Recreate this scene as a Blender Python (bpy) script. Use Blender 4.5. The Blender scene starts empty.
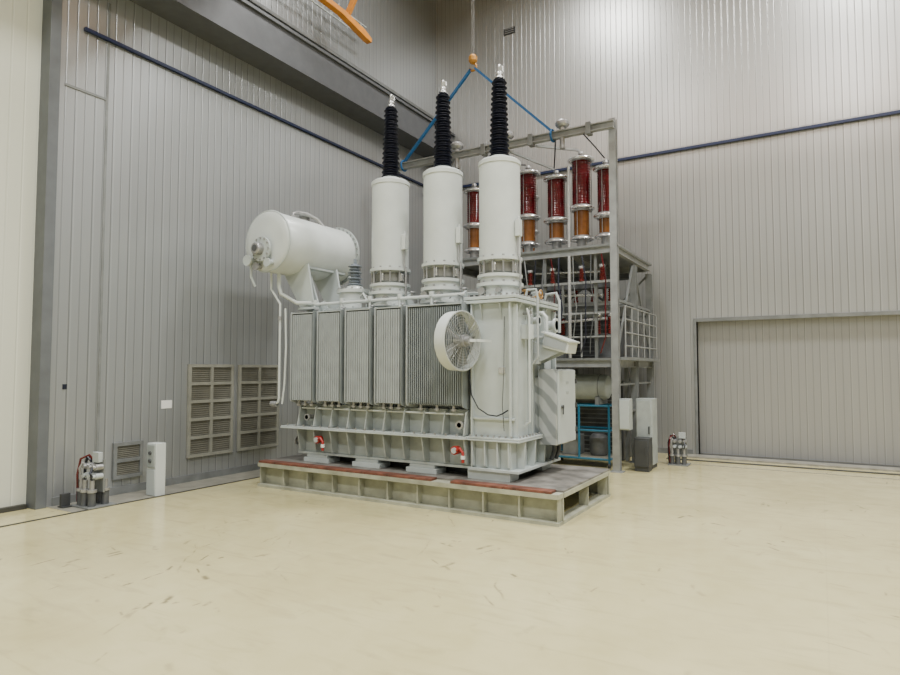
import bpy, bmesh, math, random
from mathutils import Vector, Matrix
random.seed(4)
C = bpy.context.scene.collection
V = Vector

# ------------------------------------------------------------ materials
def new_mat(name):
    m = bpy.data.materials.new(name); m.use_nodes = True
    nt = m.node_tree; b = nt.nodes["Principled BSDF"]
    return m, nt, b
def N(nt, t, **kw):
    n = nt.nodes.new(t)
    for k, v in kw.items(): setattr(n, k, v)
    return n
def math_n(nt, op, a, b=None, c=None):
    n = N(nt, "ShaderNodeMath", operation=op)
    for i, x in enumerate((a, b, c)):
        if x is None: continue
        if isinstance(x, (int, float)): n.inputs[i].default_value = x
        else: nt.links.new(x, n.inputs[i])
    return n.outputs[0]
def ramp(nt, fac, stops):
    r = N(nt, "ShaderNodeValToRGB"); e = r.color_ramp.elements
    while len(e) < len(stops): e.new(0.5)
    for i, (p, c) in enumerate(stops):
        e[i].position = p; e[i].color = c if len(c) == 4 else (*c, 1)
    nt.links.new(fac, r.inputs[0]); return r.outputs[0]
def mixc(nt, fac, a, b, mode='MIX'):
    n = N(nt, "ShaderNodeMix", data_type='RGBA', blend_type=mode)
    for idx, x in ((0, fac), (6, a), (7, b)):
        if isinstance(x, (int, float)): n.inputs[idx].default_value = x
        elif isinstance(x, tuple): n.inputs[idx].default_value = (*x, 1) if len(x) == 3 else x
        else: nt.links.new(x, n.inputs[idx])
    return n.outputs[2]
def paint(name, col, rough=0.45, metal=0.0, var=0.12, scale=6.0, bump=0.0):
    m, nt, b = new_mat(name)
    tc = N(nt, "ShaderNodeTexCoord"); no = N(nt, "ShaderNodeTexNoise")
    no.inputs["Scale"].default_value = scale; no.inputs["Detail"].default_value = 5
    nt.links.new(tc.outputs["Object"], no.inputs["Vector"])
    lo = tuple(c*(1-var) for c in col); hi = tuple(min(1, c*(1+var)) for c in col)
    nt.links.new(ramp(nt, no.outputs[0], [(0.3, lo), (0.7, hi)]), b.inputs["Base Color"])
    b.inputs["Roughness"].default_value = rough; b.inputs["Metallic"].default_value = metal
    return m
def cladding(name, axis, base, pitch, line_dark=0.36, metal=0.55, rough=0.34, panelvar=0.03, line_w=0.04, midk=0.22, patch=0.14, streak=0.05):
    m, nt, b = new_mat(name)
    tc = N(nt, "ShaderNodeTexCoord"); sp = N(nt, "ShaderNodeSeparateXYZ")
    nt.links.new(tc.outputs["Object"], sp.inputs[0])
    a = sp.outputs[axis]
    s = math_n(nt, 'DIVIDE', a, pitch)
    fr = math_n(nt, 'FRACT', s); fl = math_n(nt, 'FLOOR', s)
    d = math_n(nt, 'ABSOLUTE', math_n(nt, 'SUBTRACT', fr, 0.5))
    d2 = math_n(nt, 'MULTIPLY', d, 2.0)
    edge = ramp(nt, d2, [(1-line_w*2, (0,0,0)), (1-line_w*0.8, (1,1,1))])
    lip = ramp(nt, fr, [(line_w*1.1, (0,0,0)), (line_w*1.8, (1,1,1)), (line_w*3.2, (0,0,0))])
    mid = ramp(nt, d2, [(0.03, (1,1,1)), (0.09, (0,0,0))])
    wn = N(nt, "ShaderNodeTexWhiteNoise", noise_dimensions='1D'); nt.links.new(fl, wn.inputs["W"])
    no = N(nt, "ShaderNodeTexNoise"); mp = N(nt, "ShaderNodeMapping")
    mp.inputs["Scale"].default_value = (4, 4, 0.8)
    nt.links.new(tc.outputs["Object"], mp.inputs[0]); nt.links.new(mp.outputs[0], no.inputs["Vector"])
    no.inputs["Scale"].default_value = 1.0; no.inputs["Detail"].default_value = 4
    n2 = N(nt, "ShaderNodeTexNoise"); n2.inputs["Scale"].default_value = 0.35; n2.inputs["Detail"].default_value = 2
    nt.links.new(tc.outputs["Object"], n2.inputs["Vector"])
    v = math_n(nt, 'ADD', math_n(nt, 'MULTIPLY', wn.outputs[0], panelvar), math_n(nt, 'MULTIPLY', no.outputs[0], streak))
    v = math_n(nt, 'ADD', v, math_n(nt, 'MULTIPLY', n2.outputs[0], patch))
    v = math_n(nt, 'ADD', v, 1 - panelvar/2 - streak/2 - patch/2)
    v = math_n(nt, 'MULTIPLY', v, math_n(nt, 'SUBTRACT', 1.0, math_n(nt, 'MULTIPLY', edge, line_dark)))
    v = math_n(nt, 'ADD', v, math_n(nt, 'MULTIPLY', lip, 0.20))
    v = math_n(nt, 'MULTIPLY', v, math_n(nt, 'SUBTRACT', 1.0, math_n(nt, 'MULTIPLY', mid, midk)))
    cm = N(nt, "ShaderNodeVectorMath", operation='SCALE'); cm.inputs[0].default_value = base
    nt.links.new(v, cm.inputs["Scale"]); nt.links.new(cm.outputs[0], b.inputs["Base Color"])
    b.inputs["Metallic"].default_value = metal
    b.inputs["Roughness"].default_value = rough
    bp = N(nt, "ShaderNodeBump"); bp.inputs["Strength"].default_value = 0.35; bp.inputs["Distance"].default_value = 0.01
    hh = math_n(nt, 'SUBTRACT', 1.0, math_n(nt, 'MAXIMUM', edge, math_n(nt, 'MULTIPLY', mid, 0.6)))
    hh = math_n(nt, 'ADD', hh, math_n(nt, 'MULTIPLY', no.outputs[0], 0.10))
    nt.links.new(hh, bp.inputs["Height"]); nt.links.new(bp.outputs[0], b.inputs["Normal"])
    return m

M = {}
M['white'] = paint('grey_white_paint', (0.43, 0.47, 0.465), 0.30, var=0.09, scale=3)
M['white2'] = paint('white_paint', (0.54, 0.575, 0.565), 0.30, var=0.07, scale=3)
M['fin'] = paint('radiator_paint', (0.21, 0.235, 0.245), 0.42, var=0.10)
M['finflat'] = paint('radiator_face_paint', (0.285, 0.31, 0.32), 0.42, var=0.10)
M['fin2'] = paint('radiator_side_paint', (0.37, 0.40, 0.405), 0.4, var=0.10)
M['tankgrey'] = paint('tank_grey_paint', (0.32, 0.35, 0.34), 0.5, var=0.14)
M['steel'] = paint('galvanised_steel', (0.34, 0.34, 0.34), 0.4, 0.6, 0.2, 12)
M['steelpaint'] = paint('rack_grey_paint', (0.18, 0.19, 0.19), 0.5, 0.2, 0.18)
M['rackbeam'] = paint('rack_beam_galvanised', (0.29, 0.30, 0.30), 0.45, 0.3, 0.18)
M['alu'] = paint('brushed_aluminium', (0.68, 0.68, 0.68), 0.26, 0.85, 0.08)
M['wire'] = paint('guard_wire', (0.34, 0.35, 0.35), 0.4, 0.4, 0.08)
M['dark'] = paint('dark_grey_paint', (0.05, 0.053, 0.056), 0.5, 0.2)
M['darkmid'] = paint('mid_dark_equipment', (0.085, 0.09, 0.095), 0.5, 0.2, 0.3)
M['beamgrey'] = paint('runway_beam_paint', (0.095, 0.10, 0.11), 0.5, 0.2, 0.1)
M['jamb'] = paint('jamb_grey_paint', (0.12, 0.13, 0.14), 0.5, 0.2, 0.1)
M['black'] = paint('black_polymer', (0.010, 0.012, 0.026), 0.32)
M['bluesling'] = paint('blue_sling', (0.012, 0.10, 0.27), 0.8)
M['blue'] = paint('dark_blue_duct', (0.006, 0.014, 0.055), 0.5)
M['teal'] = paint('teal_paint', (0.012, 0.12, 0.21), 0.45)
M['orange'] = paint('crane_orange', (0.62, 0.24, 0.03), 0.45)
M['yellow'] = paint('hook_yellow', (0.42, 0.20, 0.03), 0.45)
M['red'] = paint('red_paint', (0.32, 0.015, 0.012), 0.4)
M['redtube'] = paint('dark_red_resin', (0.085, 0.004, 0.007), 0.10, var=0.5)
M['amber'] = paint('amber_resin', (0.17, 0.062, 0.014), 0.20, var=0.35)
M['greyins'] = paint('grey_porcelain', (0.20, 0.23, 0.27), 0.3)
M['brownins'] = paint('red_brown_porcelain', (0.15, 0.02, 0.016), 0.25)
M['tan'] = paint('grey_neck_ring', (0.21, 0.21, 0.195), 0.45, 0.2, 0.2, 12)
M['gold'] = paint('brass_part', (0.35, 0.20, 0.07), 0.4, 0.4)
M['wood'] = paint('red_brown_plank', (0.13, 0.045, 0.028), 0.65, var=0.5, scale=9)
M['deck'] = paint('worn_deck_steel', (0.19, 0.18, 0.165), 0.5, 0.2, 0.45, 5)
M['platform'] = paint('platform_grey_cream_paint', (0.33, 0.335, 0.26), 0.5, var=0.25, scale=5)
M['cream'] = paint('vent_frame', (0.225, 0.225, 0.195), 0.5)
M['ventback'] = paint('vent_dark', (0.13, 0.128, 0.108), 0.7)
M['ventslat'] = paint('vent_slat', (0.16, 0.157, 0.132), 0.6)
M['strip'] = paint('grey_floor_strip', (0.25, 0.24, 0.20), 0.35, var=0.25)
M['track'] = paint('dark_track', (0.05, 0.05, 0.045), 0.5, 0.3)
M['paper'] = paint('paper', (0.70, 0.70, 0.68), 0.7, var=0.02)
M['ceil'] = paint('ceiling_paint', (0.25, 0.25, 0.25), 0.7)
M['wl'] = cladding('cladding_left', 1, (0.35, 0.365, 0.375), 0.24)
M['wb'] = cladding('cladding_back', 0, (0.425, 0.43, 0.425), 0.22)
M['gateL'] = cladding('gate_cream', 1, (0.58, 0.59, 0.50), 0.30, 0.15, 0.0, 0.5, 0.02, 0.02, 0.04, 0.06)
M['gateR'] = cladding('gate_panels', 0, (0.35, 0.35, 0.34), 0.22, 0.24, 0.5, 0.36, 0.03, 0.03, 0.13, 0.12)
def cover_mat():
    m, nt, b = new_mat('reflective_grey_cover')
    tc = N(nt, "ShaderNodeTexCoord"); wv = N(nt, "ShaderNodeTexWave", bands_direction='DIAGONAL'); wv.inputs["Scale"].default_value = 2.5; wv.inputs["Distortion"].default_value = 3.5
    nt.links.new(tc.outputs["Object"], wv.inputs["Vector"])
    nt.links.new(ramp(nt, wv.outputs["Fac"], [(0.35, (0.27,0.29,0.295)), (0.65, (0.46,0.48,0.48))]), b.inputs["Base Color"])
    b.inputs["Roughness"].default_value = 0.12; b.inputs["Metallic"].default_value = 0.3
    return m
M['glass'] = cover_mat()

def floor_mat():
    m, nt, b = new_mat('cream_epoxy_floor')
    tc = N(nt, "ShaderNodeTexCoord")
    def noise(scale, detail, dist, rot=0, sc=(1,1,1)):
        mp = N(nt, "ShaderNodeMapping"); mp.inputs["Rotation"].default_value = (0,0,rot); mp.inputs["Scale"].default_value = sc
        nt.links.new(tc.outputs["Object"], mp.inputs[0])
        n = N(nt, "ShaderNodeTexNoise"); n.inputs["Scale"].default_value = scale; n.inputs["Detail"].default_value = detail; n.inputs["Distortion"].default_value = dist
        nt.links.new(mp.outputs[0], n.inputs["Vector"]); return n.outputs[0]
    n1 = noise(0.6, 8, 0.4)
    base = ramp(nt, n1, [(0.3, (0.475, 0.425, 0.22)), (0.7, (0.58, 0.53, 0.295))])
    mott = noise(5, 6, 0.5)
    base = mixc(nt, 0.22, base, ramp(nt, mott, [(0.35, (0.82,0.80,0.72)), (0.6, (1,1,1))]), 'MULTIPLY')
    def strokes(scale, off, ln, wd, prob, wob=0.06):
        mp = N(nt, "ShaderNodeMapping"); mp.inputs["Location"].default_value = (off, off*1.7, 0)
        nt.links.new(tc.outputs["Object"], mp.inputs[0])
        sx = N(nt, "ShaderNodeVectorMath", operation='MULTIPLY'); sx.inputs[1].default_value = (scale, scale, 0)
        nt.links.new(mp.outputs[0], sx.inputs[0])
        nz = N(nt, "ShaderNodeTexNoise"); nz.inputs["Scale"].default_value = 3; nt.links.new(sx.outputs[0], nz.inputs["Vector"])
        nm = N(nt, "ShaderNodeVectorMath", operation='SCALE'); nm.inputs["Scale"].default_value = wob; nt.links.new(nz.outputs["Color"], nm.inputs[0])
        ad = N(nt, "ShaderNodeVectorMath", operation='ADD'); nt.links.new(sx.outputs[0], ad.inputs[0]); nt.links.new(nm.outputs[0], ad.inputs[1])
        vo = N(nt, "ShaderNodeTexVoronoi", voronoi_dimensions='2D'); vo.inputs["Scale"].default_value = 1.0
        nt.links.new(ad.outputs[0], vo.inputs["Vector"])
        sb = N(nt, "ShaderNodeVectorMath", operation='SUBTRACT'); nt.links.new(ad.outputs[0], sb.inputs[0]); nt.links.new(vo.outputs["Position"], sb.inputs[1])
        cs = N(nt, "ShaderNodeSeparateColor"); nt.links.new(vo.outputs["Color"], cs.inputs[0])
        rt = N(nt, "ShaderNodeVectorRotate", rotation_type='Z_AXIS'); nt.links.new(sb.outputs[0], rt.inputs["Vector"])
        nt.links.new(math_n(nt, 'ADD', math_n(nt, 'MULTIPLY', cs.outputs[0], 1.8), 0.2), rt.inputs["Angle"])
        se = N(nt, "ShaderNodeSeparateXYZ"); nt.links.new(rt.outputs[0], se.inputs[0])
        ax = math_n(nt, 'ABSOLUTE', se.outputs[0]); ay = math_n(nt, 'ABSOLUTE', se.outputs[1])
        L = math_n(nt, 'MULTIPLY', math_n(nt, 'ADD', cs.outputs[1], 0.3), ln)
        mx = ramp(nt, math_n(nt, 'DIVIDE', ax, L), [(0.5, (1,1,1)), (1.0, (0,0,0))])
        my = ramp(nt, ay, [(wd*0.2, (1,1,1)), (wd, (0,0,0))])
        pb = math_n(nt, 'LESS_THAN', cs.outputs[2], prob)
        return math_n(nt, 'MULTIPLY', math_n(nt, 'MULTIPLY', mx, my), pb)
    brk = ramp(nt, noise(11, 4, 0.5), [(0.38, (0.0,0.0,0.0)), (0.56, (1,1,1))])
    mask = ramp(nt, noise(0.55, 2, 0), [(0.47, (0.03,0.03,0.03)), (0.60, (1,1,1))])
    f = strokes(1.9, 3.1, 0.26, 0.06, 0.5)
    f = math_n(nt, 'MAXIMUM', f, strokes(3.6, 7.7, 0.28, 0.08, 0.35))
    f = math_n(nt, 'MAXIMUM', f, strokes(2.7, 15.1, 0.36, 0.035, 0.45))
    f = math_n(nt, 'MAXIMUM', f, math_n(nt, 'MULTIPLY', strokes(0.8, 1.3, 0.40, 0.010, 0.5, 0.12), 0.7))
    f = math_n(nt, 'MULTIPLY', math_n(nt, 'MULTIPLY', f, mask), brk)
    sm = ramp(nt, noise(1.5, 4, 1.2, -0.8, (1.0, 5, 1)), [(0.54, (0,0,0)), (0.74, (1,1,1))])
    f = math_n(nt, 'MAXIMUM', math_n(nt, 'MULTIPLY', f, 0.75), math_n(nt, 'MULTIPLY', sm, 0.20))
    col = mixc(nt, f, base, (0.14, 0.115, 0.065))
    br = N(nt, "ShaderNodeTexBrick"); br.offset = 0
    br.inputs["Scale"].default_value = 0.25; br.inputs["Mortar Size"].default_value = 0.0012; br.inputs["Brick Width"].default_value = 1; br.inputs["Row Height"].default_value = 1
    nt.links.new(tc.outputs["Object"], br.inputs["Vector"])
    col = mixc(nt, math_n(nt, 'MULTIPLY', br.outputs["Fac"], 0.15), col, (0.32, 0.28, 0.18))
    nt.links.new(col, b.inputs["Base Color"])
    nt.links.new(ramp(nt, mott, [(0.3, (0.10,)*3), (0.7, (0.20,)*3)]), b.inputs["Roughness"])
    bp = N(nt, "ShaderNodeBump"); bp.inputs["Strength"].default_value = 0.05; bp.inputs["Distance"].default_value = 0.01
    nt.links.new(n1, bp.inputs["Height"]); nt.links.new(bp.outputs[0], b.inputs["Normal"])
    return m
M['floor'] = floor_mat()

# ------------------------------------------------------------ mesh builder
class B:
    def __init__(s): s.bm = bmesh.new()
    def box(s, x0, x1, y0, y1, z0, z1):
        if x0 > x1: x0, x1 = x1, x0
        if y0 > y1: y0, y1 = y1, y0
        if z0 > z1: z0, z1 = z1, z0
        v = [s.bm.verts.new(p) for p in ((x0,y0,z0),(x1,y0,z0),(x1,y1,z0),(x0,y1,z0),(x0,y0,z1),(x1,y0,z1),(x1,y1,z1),(x0,y1,z1))]
        for f in ((0,3,2,1),(4,5,6,7),(0,1,5,4),(1,2,6,5),(2,3,7,6),(3,0,4,7)): s.bm.faces.new([v[i] for i in f])
        return s
    def cbox(s, c, sx, sy, sz): return s.box(c[0]-sx/2, c[0]+sx/2, c[1]-sy/2, c[1]+sy/2, c[2]-sz/2, c[2]+sz/2)
    def rings(s, rs, cap=True, closed=False):
        vs = [[s.bm.verts.new(p) for p in r] for r in rs]; n = len(vs[0])
        m = len(vs)
        for i in range(m if closed else m-1):
            a, b = vs[i], vs[(i+1) % m]
            for j in range(n): s.bm.faces.new((a[j], a[(j+1)%n], b[(j+1)%n], b[j]))
        if cap and not closed:
            s.bm.faces.new(vs[0][::-1]); s.bm.faces.new(vs[-1])
        return s
    def lathe(s, prof, c=(0,0,0), axis=(0,0,1), n=32):
        q = V((0,0,1)).rotation_difference(V(axis).normalized()); c = V(c)
        rs = [[c + q @ V((r*math.cos(2*math.pi*k/n), r*math.sin(2*math.pi*k/n), h)) for k in range(n)] for r, h in [(max(r, 0.0006), h) for r, h in prof]]
        return s.rings(rs)
    def cyl(s, p0, p1, r, n=16, r2=None):
        p0, p1 = V(p0), V(p1); L = (p1-p0).length
        return s.lathe([(r, 0), (r if r2 is None else r2, L)], p0, (p1-p0), n)
    def tube(s, pts, r, n=10):
        pts = [V(p) for p in pts]; rs = []
        up = None
        for i, p in enumerate(pts):
            if i == 0: t = pts[1]-p
            elif i == len(pts)-1: t = p-pts[i-1]
            else: t = (pts[i+1]-p).normalized() + (p-pts[i-1]).normalized()
            t.normalize()
            if up is None:
                up = V((0,0,1)) if abs(t.z) < 0.9 else V((1,0,0))
            a = (up - t*up.dot(t)).normalized(); b = t.cross(a); up = a
            rs.append([p + a*r*math.cos(2*math.pi*k/n) + b*r*math.sin(2*math.pi*k/n) for k in range(n)])
        return s.rings(rs)
    def torus(s, c, axis, R, r, n=36, k=10):
        q = V((0,0,1)).rotation_difference(V(axis).normalized()); c = V(c); rs = []
        for i in range(n):
            a = 2*math.pi*i/n
            rs.append([c + q @ V(((R+r*math.cos(2*math.pi*j/k))*math.cos(a), (R+r*math.cos(2*math.pi*j/k))*math.sin(a), r*math.sin(2*math.pi*j/k))) for j in range(k)])
        return s.rings(rs, closed=True)
    def prism(s, poly, ext):
        ext = V(ext); return s.rings([[V(p) for p in poly], [V(p)+ext for p in poly]])
    def bar(s, p0, p1, w, h=None):
        p0, p1 = V(p0), V(p1); h = h or w; t = (p1-p0).normalized()
        up = V((0,0,1)) if abs(t.z) < 0.95 else V((0,1,0))
        a = t.cross(up).normalized(); b = a.cross(t)
        f = lambda p: [p+a*w/2+b*h/2, p-a*w/2+b*h/2, p-a*w/2-b*h/2, p+a*w/2-b*h/2]
        return s.rings([f(p0), f(p1)])
    def ibeam_x(s, x0, x1, y, z0, z1, w=0.12, t=0.015):
        s.box(x0,x1,y-w/2,y+w/2,z0,z0+t); s.box(x0,x1,y-w/2,y+w/2,z1-t,z1); return s.box(x0,x1,y-t/2,y+t/2,z0+t,z1-t)
    def ibeam_y(s, y0, y1, x, z0, z1, w=0.12, t=0.015):
        s.box(x-w/2,x+w/2,y0,y1,z0,z0+t); s.box(x-w/2,x+w/2,y0,y1,z1-t,z1); return s.box(x-t/2,x+t/2,y0,y1,z0+t,z1-t)
    def hcol(s, x, y, z0, z1, w=0.12, t=0.012):
        s.box(x-w/2,x+w/2,y-w/2,y-w/2+t,z0,z1); s.box(x-w/2,x+w/2,y+w/2-t,y+w/2,z0,z1); return s.box(x-t/2,x+t/2,y-w/2+t,y+w/2-t,z0,z1)

WO = {}
def make(name, b, mat, parent=None, origin=None, bevel=0.0, **props):
    bmesh.ops.recalc_face_normals(b.bm, faces=b.bm.faces[:])
    me = bpy.data.meshes.new(name)
    if origin is None:
        xs = [v.co for v in b.bm.verts]
        mn = V([min(c[i] for c in xs) for i in range(3)]); mx = V([max(c[i] for c in xs) for i in range(3)])
        origin = V(((mn.x+mx.x)/2, (mn.y+mx.y)/2, mn.z))
    origin = V(origin)
    bmesh.ops.translate(b.bm, verts=b.bm.verts[:], vec=-origin)
    b.bm.to_mesh(me); b.bm.free()
    me.polygons.foreach_set("use_smooth", [True]*len(me.polygons))
    me.set_sharp_from_angle(angle=math.radians(35))
    me.materials.append(M[mat] if isinstance(mat, str) else mat)
    o = bpy.data.objects.new(name, me); C.objects.link(o)
    if bevel:
        md = o.modifiers.new("bevel", 'BEVEL'); md.width = bevel; md.segments = 2; md.limit_method = 'ANGLE'; md.angle_limit = math.radians(50)
    if parent is not None:
        o.parent = parent; o.location = origin - WO[parent.name]
    else: o.location = origin
    WO[o.name] = origin
    for k, v in props.items(): o[k] = v
    return o
def empty(name, loc, label, category, parent=None, **props):
    e = bpy.data.objects.new(name, None); C.objects.link(e); e.empty_display_size = 0.2
    e.location = V(loc) - (WO[parent.name] if parent else V((0,0,0))); e.parent = parent
    WO[e.name] = V(loc)
    if label: e["label"] = label
    if category: e["category"] = category
    for k, v in props.items(): e[k] = v
    return e
def copy_tree(root, delta, parent=None):
    n = root.copy(); C.objects.link(n)
    if parent is None and root.parent is None: n.location = root.location + V(delta)
    else:
        n.parent = parent or root.parent; n.location = root.location + V(delta)
    WO[n.name] = WO[root.name] + V(delta)
    for ch in root.children:
        c2 = copy_tree(ch, (0,0,0), n)
        WO[c2.name] = WO[ch.name] + V(delta)
    return n

# ------------------------------------------------------------ room shell
XL, YB, H = -7.75, 12.39, 11.0
XR, YF = 11.0, -8.0
S = dict(kind="structure")
make('floor', B().box(XL-0.6, XR, YF, YB+0.4, -0.2, 0), 'floor', origin=(0,0,0), **S)
make('ceiling', B().box(XL-0.6, XR, YF, YB+0.4, H, H+0.2), 'ceil', origin=(0,0,0), **S)
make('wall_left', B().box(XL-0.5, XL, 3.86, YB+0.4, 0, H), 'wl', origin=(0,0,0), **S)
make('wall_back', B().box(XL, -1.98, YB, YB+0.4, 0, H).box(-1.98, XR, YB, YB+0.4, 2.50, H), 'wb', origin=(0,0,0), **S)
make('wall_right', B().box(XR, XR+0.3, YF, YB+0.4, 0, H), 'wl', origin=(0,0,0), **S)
make('wall_front', B().box(XL-0.6, XR, YF-0.3, YF, 0, H), 'wb', origin=(0,0,0), **S)
make('door_1', B().box(-8.0, -7.93, YF, 3.86, 0.03, H), 'gateL', origin=(0,0,0), **S)
make('trim_1', B().box(-8.2, XL+0.03, 3.76, 3.88, 0, H), 'jamb', bevel=0.004, **S)
make('trim_2', B().box(-7.93, -7.86, YF, 3.74, 0, 0.05), 'track', **S)
make('trim_3', B().box(XL, -7.18, 3.9, 11.2, 0, 0.004), 'strip', **S)
make('trim_4', B().box(-7.2, -7.17, 0.5, 11.15, 0, 0.008), 'track', **S)
make('trim_5', B().box(-2.4, XR, 11.60, 11.70, 0, 0.012), 'track', **S)
make('trim_6', B().box(-7.2, XR, 11.15, 11.17, 0, 0.006), 'strip', **S)
make('trim_7', B().box(-2.4, XR, 11.95, 12.28, 0, 0.03), 'strip', **S)
make('trim_11', B().box(-1.98, XR, 12.30, 12.52, 0, 0.02), 'track', **S)
make('baseboard_back', B().box(XL, -2.08, YB-0.02, YB, 0, 0.10), 'steelpaint', **S)
make('baseboard_left', B().box(XL, XL+0.02, 3.95, YB, 0, 0.10), 'steelpaint', **S)
make('door_2', B().box(-1.98, XR, YB+0.14, YB+0.2, 0.03, 2.50), 'gateR', origin=(0,0,0), **S)
make('trim_8', B().box(-2.03, -1.98, YB-0.03, YB+0.14, 0, 2.55).box(-1.98, XR, YB-0.03, YB+0.01, 2.48, 2.55), 'steelpaint', bevel=0.004, **S)
make('trim_9', B().box(XL, XL+0.012, 3.95, 4.45, 5.02, 5.05).box(XL, XL+0.012, 4.45, 4.48, 0.1, 6.3), 'steelpaint', **S)
make('trim_10', B().box(XL+0.05, XR, YB-0.012, YB, 5.83, 5.87), 'steel', **S)

make('cable_conduit', B().box(XL+0.001, XL+0.05, 4.15, YB-0.06, 5.79, 5.83), 'blue', label="dark blue cable conduit along grey cladding", category="cable conduit")
make('cable_conduit', B().box(XL+0.06, XR-0.01, YB-0.06, YB-0.013, 5.78, 5.83), 'blue', label="dark blue cable conduit on joint of silver cladding", category="cable conduit")

rb = empty('crane_runway', (XL, 8, 6.45), "dark grey steel crane runway beam fixed along the cladding", "crane runway")
g = B().box(XL+0.002, -7.22, 0.0, YB-0.02, 6.48, 6.53).box(XL+0.002, -7.20, 0.0, YB-0.02, 7.03, 7.08).box(-7.28,-7.24,0.0,YB-0.02,6.53,7.03)
make('runway_beam', g, 'beamgrey', rb)
make('rail', B().box(-7.36, -7.30, 0, YB-0.02, 7.08, 7.15), 'steel', rb)
make('upper_rail', B().box(XL+0.002, XL+0.05, 3.9, YB-0.02, 7.5, 7.56), 'steelpaint', rb)

cr = empty('bridge_crane', (-7.33, 8.2, 7.17), "orange overhead bridge crane riding on runway rail", "crane")
g = B().prism([(-7.2,5.6,7.90),(-7.2,8.2,7.86),(-7.2,8.95,7.72),(-7.2,9.06,7.72),(-7.2,9.06,7.80),(-7.2,8.85,7.88),(-7.2,8.3,7.96),(-7.2,5.6,8.0)], (0.12,0,0))
make('end_truck', g, 'orange', cr, bevel=0.01)
make('wheel_box', B().box(-7.42,-7.06,5.4,6.3,7.36,7.99), 'orange', cr, bevel=0.01)
make('branch_arm', B().bar((-7.14,8.40,7.92),(-6.9,8.50,8.5),0.09), 'orange', cr, bevel=0.01)
for y in (5.6, 6.1):
    make('wheel', B().cyl((-7.39,y,7.32),(-7.27,y,7.32),0.15,24), 'dark', cr)
make('girder', B().box(-7.4, XR-0.4, 6.1, 6.6, 7.99, 8.9), 'orange', cr, bevel=0.01)
g = B()
for i in range(9):
    y = 7.2+i*0.24
    g.bar((-7.5,y,8.05),(-7.5,y+0.12,8.3),0.012); g.bar((-7.5,y+0.12,8.3),(-7.5,y+0.24,8.05),0.012)
g.bar((-7.5,6.3,8.05),(-7.5,9.4,8.05),0.02); g.bar((-7.5,6.3,8.3),(-7.5,9.4,8.3),0.02)
make('lattice_rail', g, 'white', cr)

# ------------------------------------------------------------ wall vents
def vent(y0, y1, z0, z1, cols, rows, label, fm='cream'):
    e = empty('wall_vent', (XL, (y0+y1)/2, z0), label, "wall vent")
    fr = B(); lv = B(); bk = B().box(XL+0.001, XL+0.01, y0, y1, z0, z1)
    t = 0.045
    for i in range(cols+1):
        y = y0 + (y1-y0-t)*i/cols; fr.box(XL+0.01, XL+0.04, y, y+t, z0, z1)
    for j in range(rows+1):
        z = z0 + (z1-z0-t)*j/rows
        for i in range(cols):
            ya = y0 + (y1-y0-t)*i/cols + t; yb = y0 + (y1-y0-t)*(i+1)/cols
            fr.box(XL+0.01, XL+0.04, ya, yb, z, z+t)
            if j < rows:
                zz = z + t; h = (z1-z0-t)/rows - t
                for k in range(7):
                    zc = zz + h*(k+0.5)/7
                    lv.box(XL+0.01,XL+0.02,ya,yb,zc-0.006,zc+0.006)
    make('back_panel', bk, 'ventback', e); make('frame', fr, fm, e); make('louvre', lv, 'ventslat', e)
vent(5.73, 6.52, 0.34, 1.67, 2, 5, "cream framed vent of ten square panels in grey wall")
vent(6.62, 7.45, 0.34, 1.67, 2, 5, "cream framed vent of ten square panels beside another vent")
vent(4.66, 5.06, 0.20, 0.66, 1, 2, "small grey louvred vent low in the wall", 'steelpaint')
vt = empty('air_grille', (-5.79, YB, 9.1), "small dark square air grille high on back wall", "air grille")
make('grille_frame', B().box(-5.94,-5.66,YB-0.02,YB-0.001,9.1,9.24), 'dark', vt)
for z in (9.12,9.165,9.21): make('grille_slat', B().box(-5.91,-5.69,YB-0.03,YB-0.02,z,z+0.014), 'steel', vt)
make('paper_notice', B().box(XL+0.001, XL+0.006, 5.33, 5.49, 1.06, 1.17), 'paper', label="small white paper notice taped to grey wall", category="notice")
make('wall_tag', B().box(XL+0.001, XL+0.006, 4.03, 4.08, 1.36, 1.42), 'black', label="small black tag fixed to grey wall", category="notice")

# ------------------------------------------------------------ platform
PX0, PX1, PY0, PY1, PZ = -6.66, -2.32, 6.08, 7.88, 0.34
pl = empty('test_platform', ((PX0+PX1)/2, (PY0+PY1)/2, 0), "low grey-cream steel platform edged with red-brown planks", "platform")
zt = PZ-0.02
g = B().box(PX0,PX1,PY0-0.02,PY0+0.15,0,0.035).box(PX0,PX1,PY0-0.02,PY0+0.13,zt-0.05,zt).box(PX0,PX1,PY0+0.11,PY0+0.13,0.03,zt-0.05)
for i in range(11):
    x = PX0+0.02+i*(PX1-PX0-0.04)/10; g.box(x-0.008, x+0.008, PY0+0.01, PY0+0.11, 0.035, zt-0.05)
make('side_beam', g, 'platform', pl)
make('side_beam', B().ibeam_x(PX0, PX1, PY1-0.06, 0.0, zt, 0.12, 0.03), 'platform', pl)
g = B().box(PX1-0.13,PX1,PY0+0.15,PY1-0.12,0,0.035).box(PX1-0.13,PX1+0.01,PY0+0.13,PY1-0.12,zt-0.05,zt)
for y in (PY0+0.02+0.13, PY0+0.95, PY1-0.15): g.box(PX1-0.12,PX1-0.01, y, y+0.016, 0.035, zt-0.05)
make('end_beam', g, 'platform', pl)
make('inner_shade_plate', B().box(PX1-0.7,PX1-0.68,PY0+0.15,PY1-0.12,0.0,zt-0.001), 'dark', pl)  # dark plate added to stand in for shade inside the open end
make('end_beam', B().ibeam_y(PY0+0.13, PY1-0.12, PX0+0.06, 0.0, zt, 0.12, 0.03), 'platform', pl)
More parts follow.
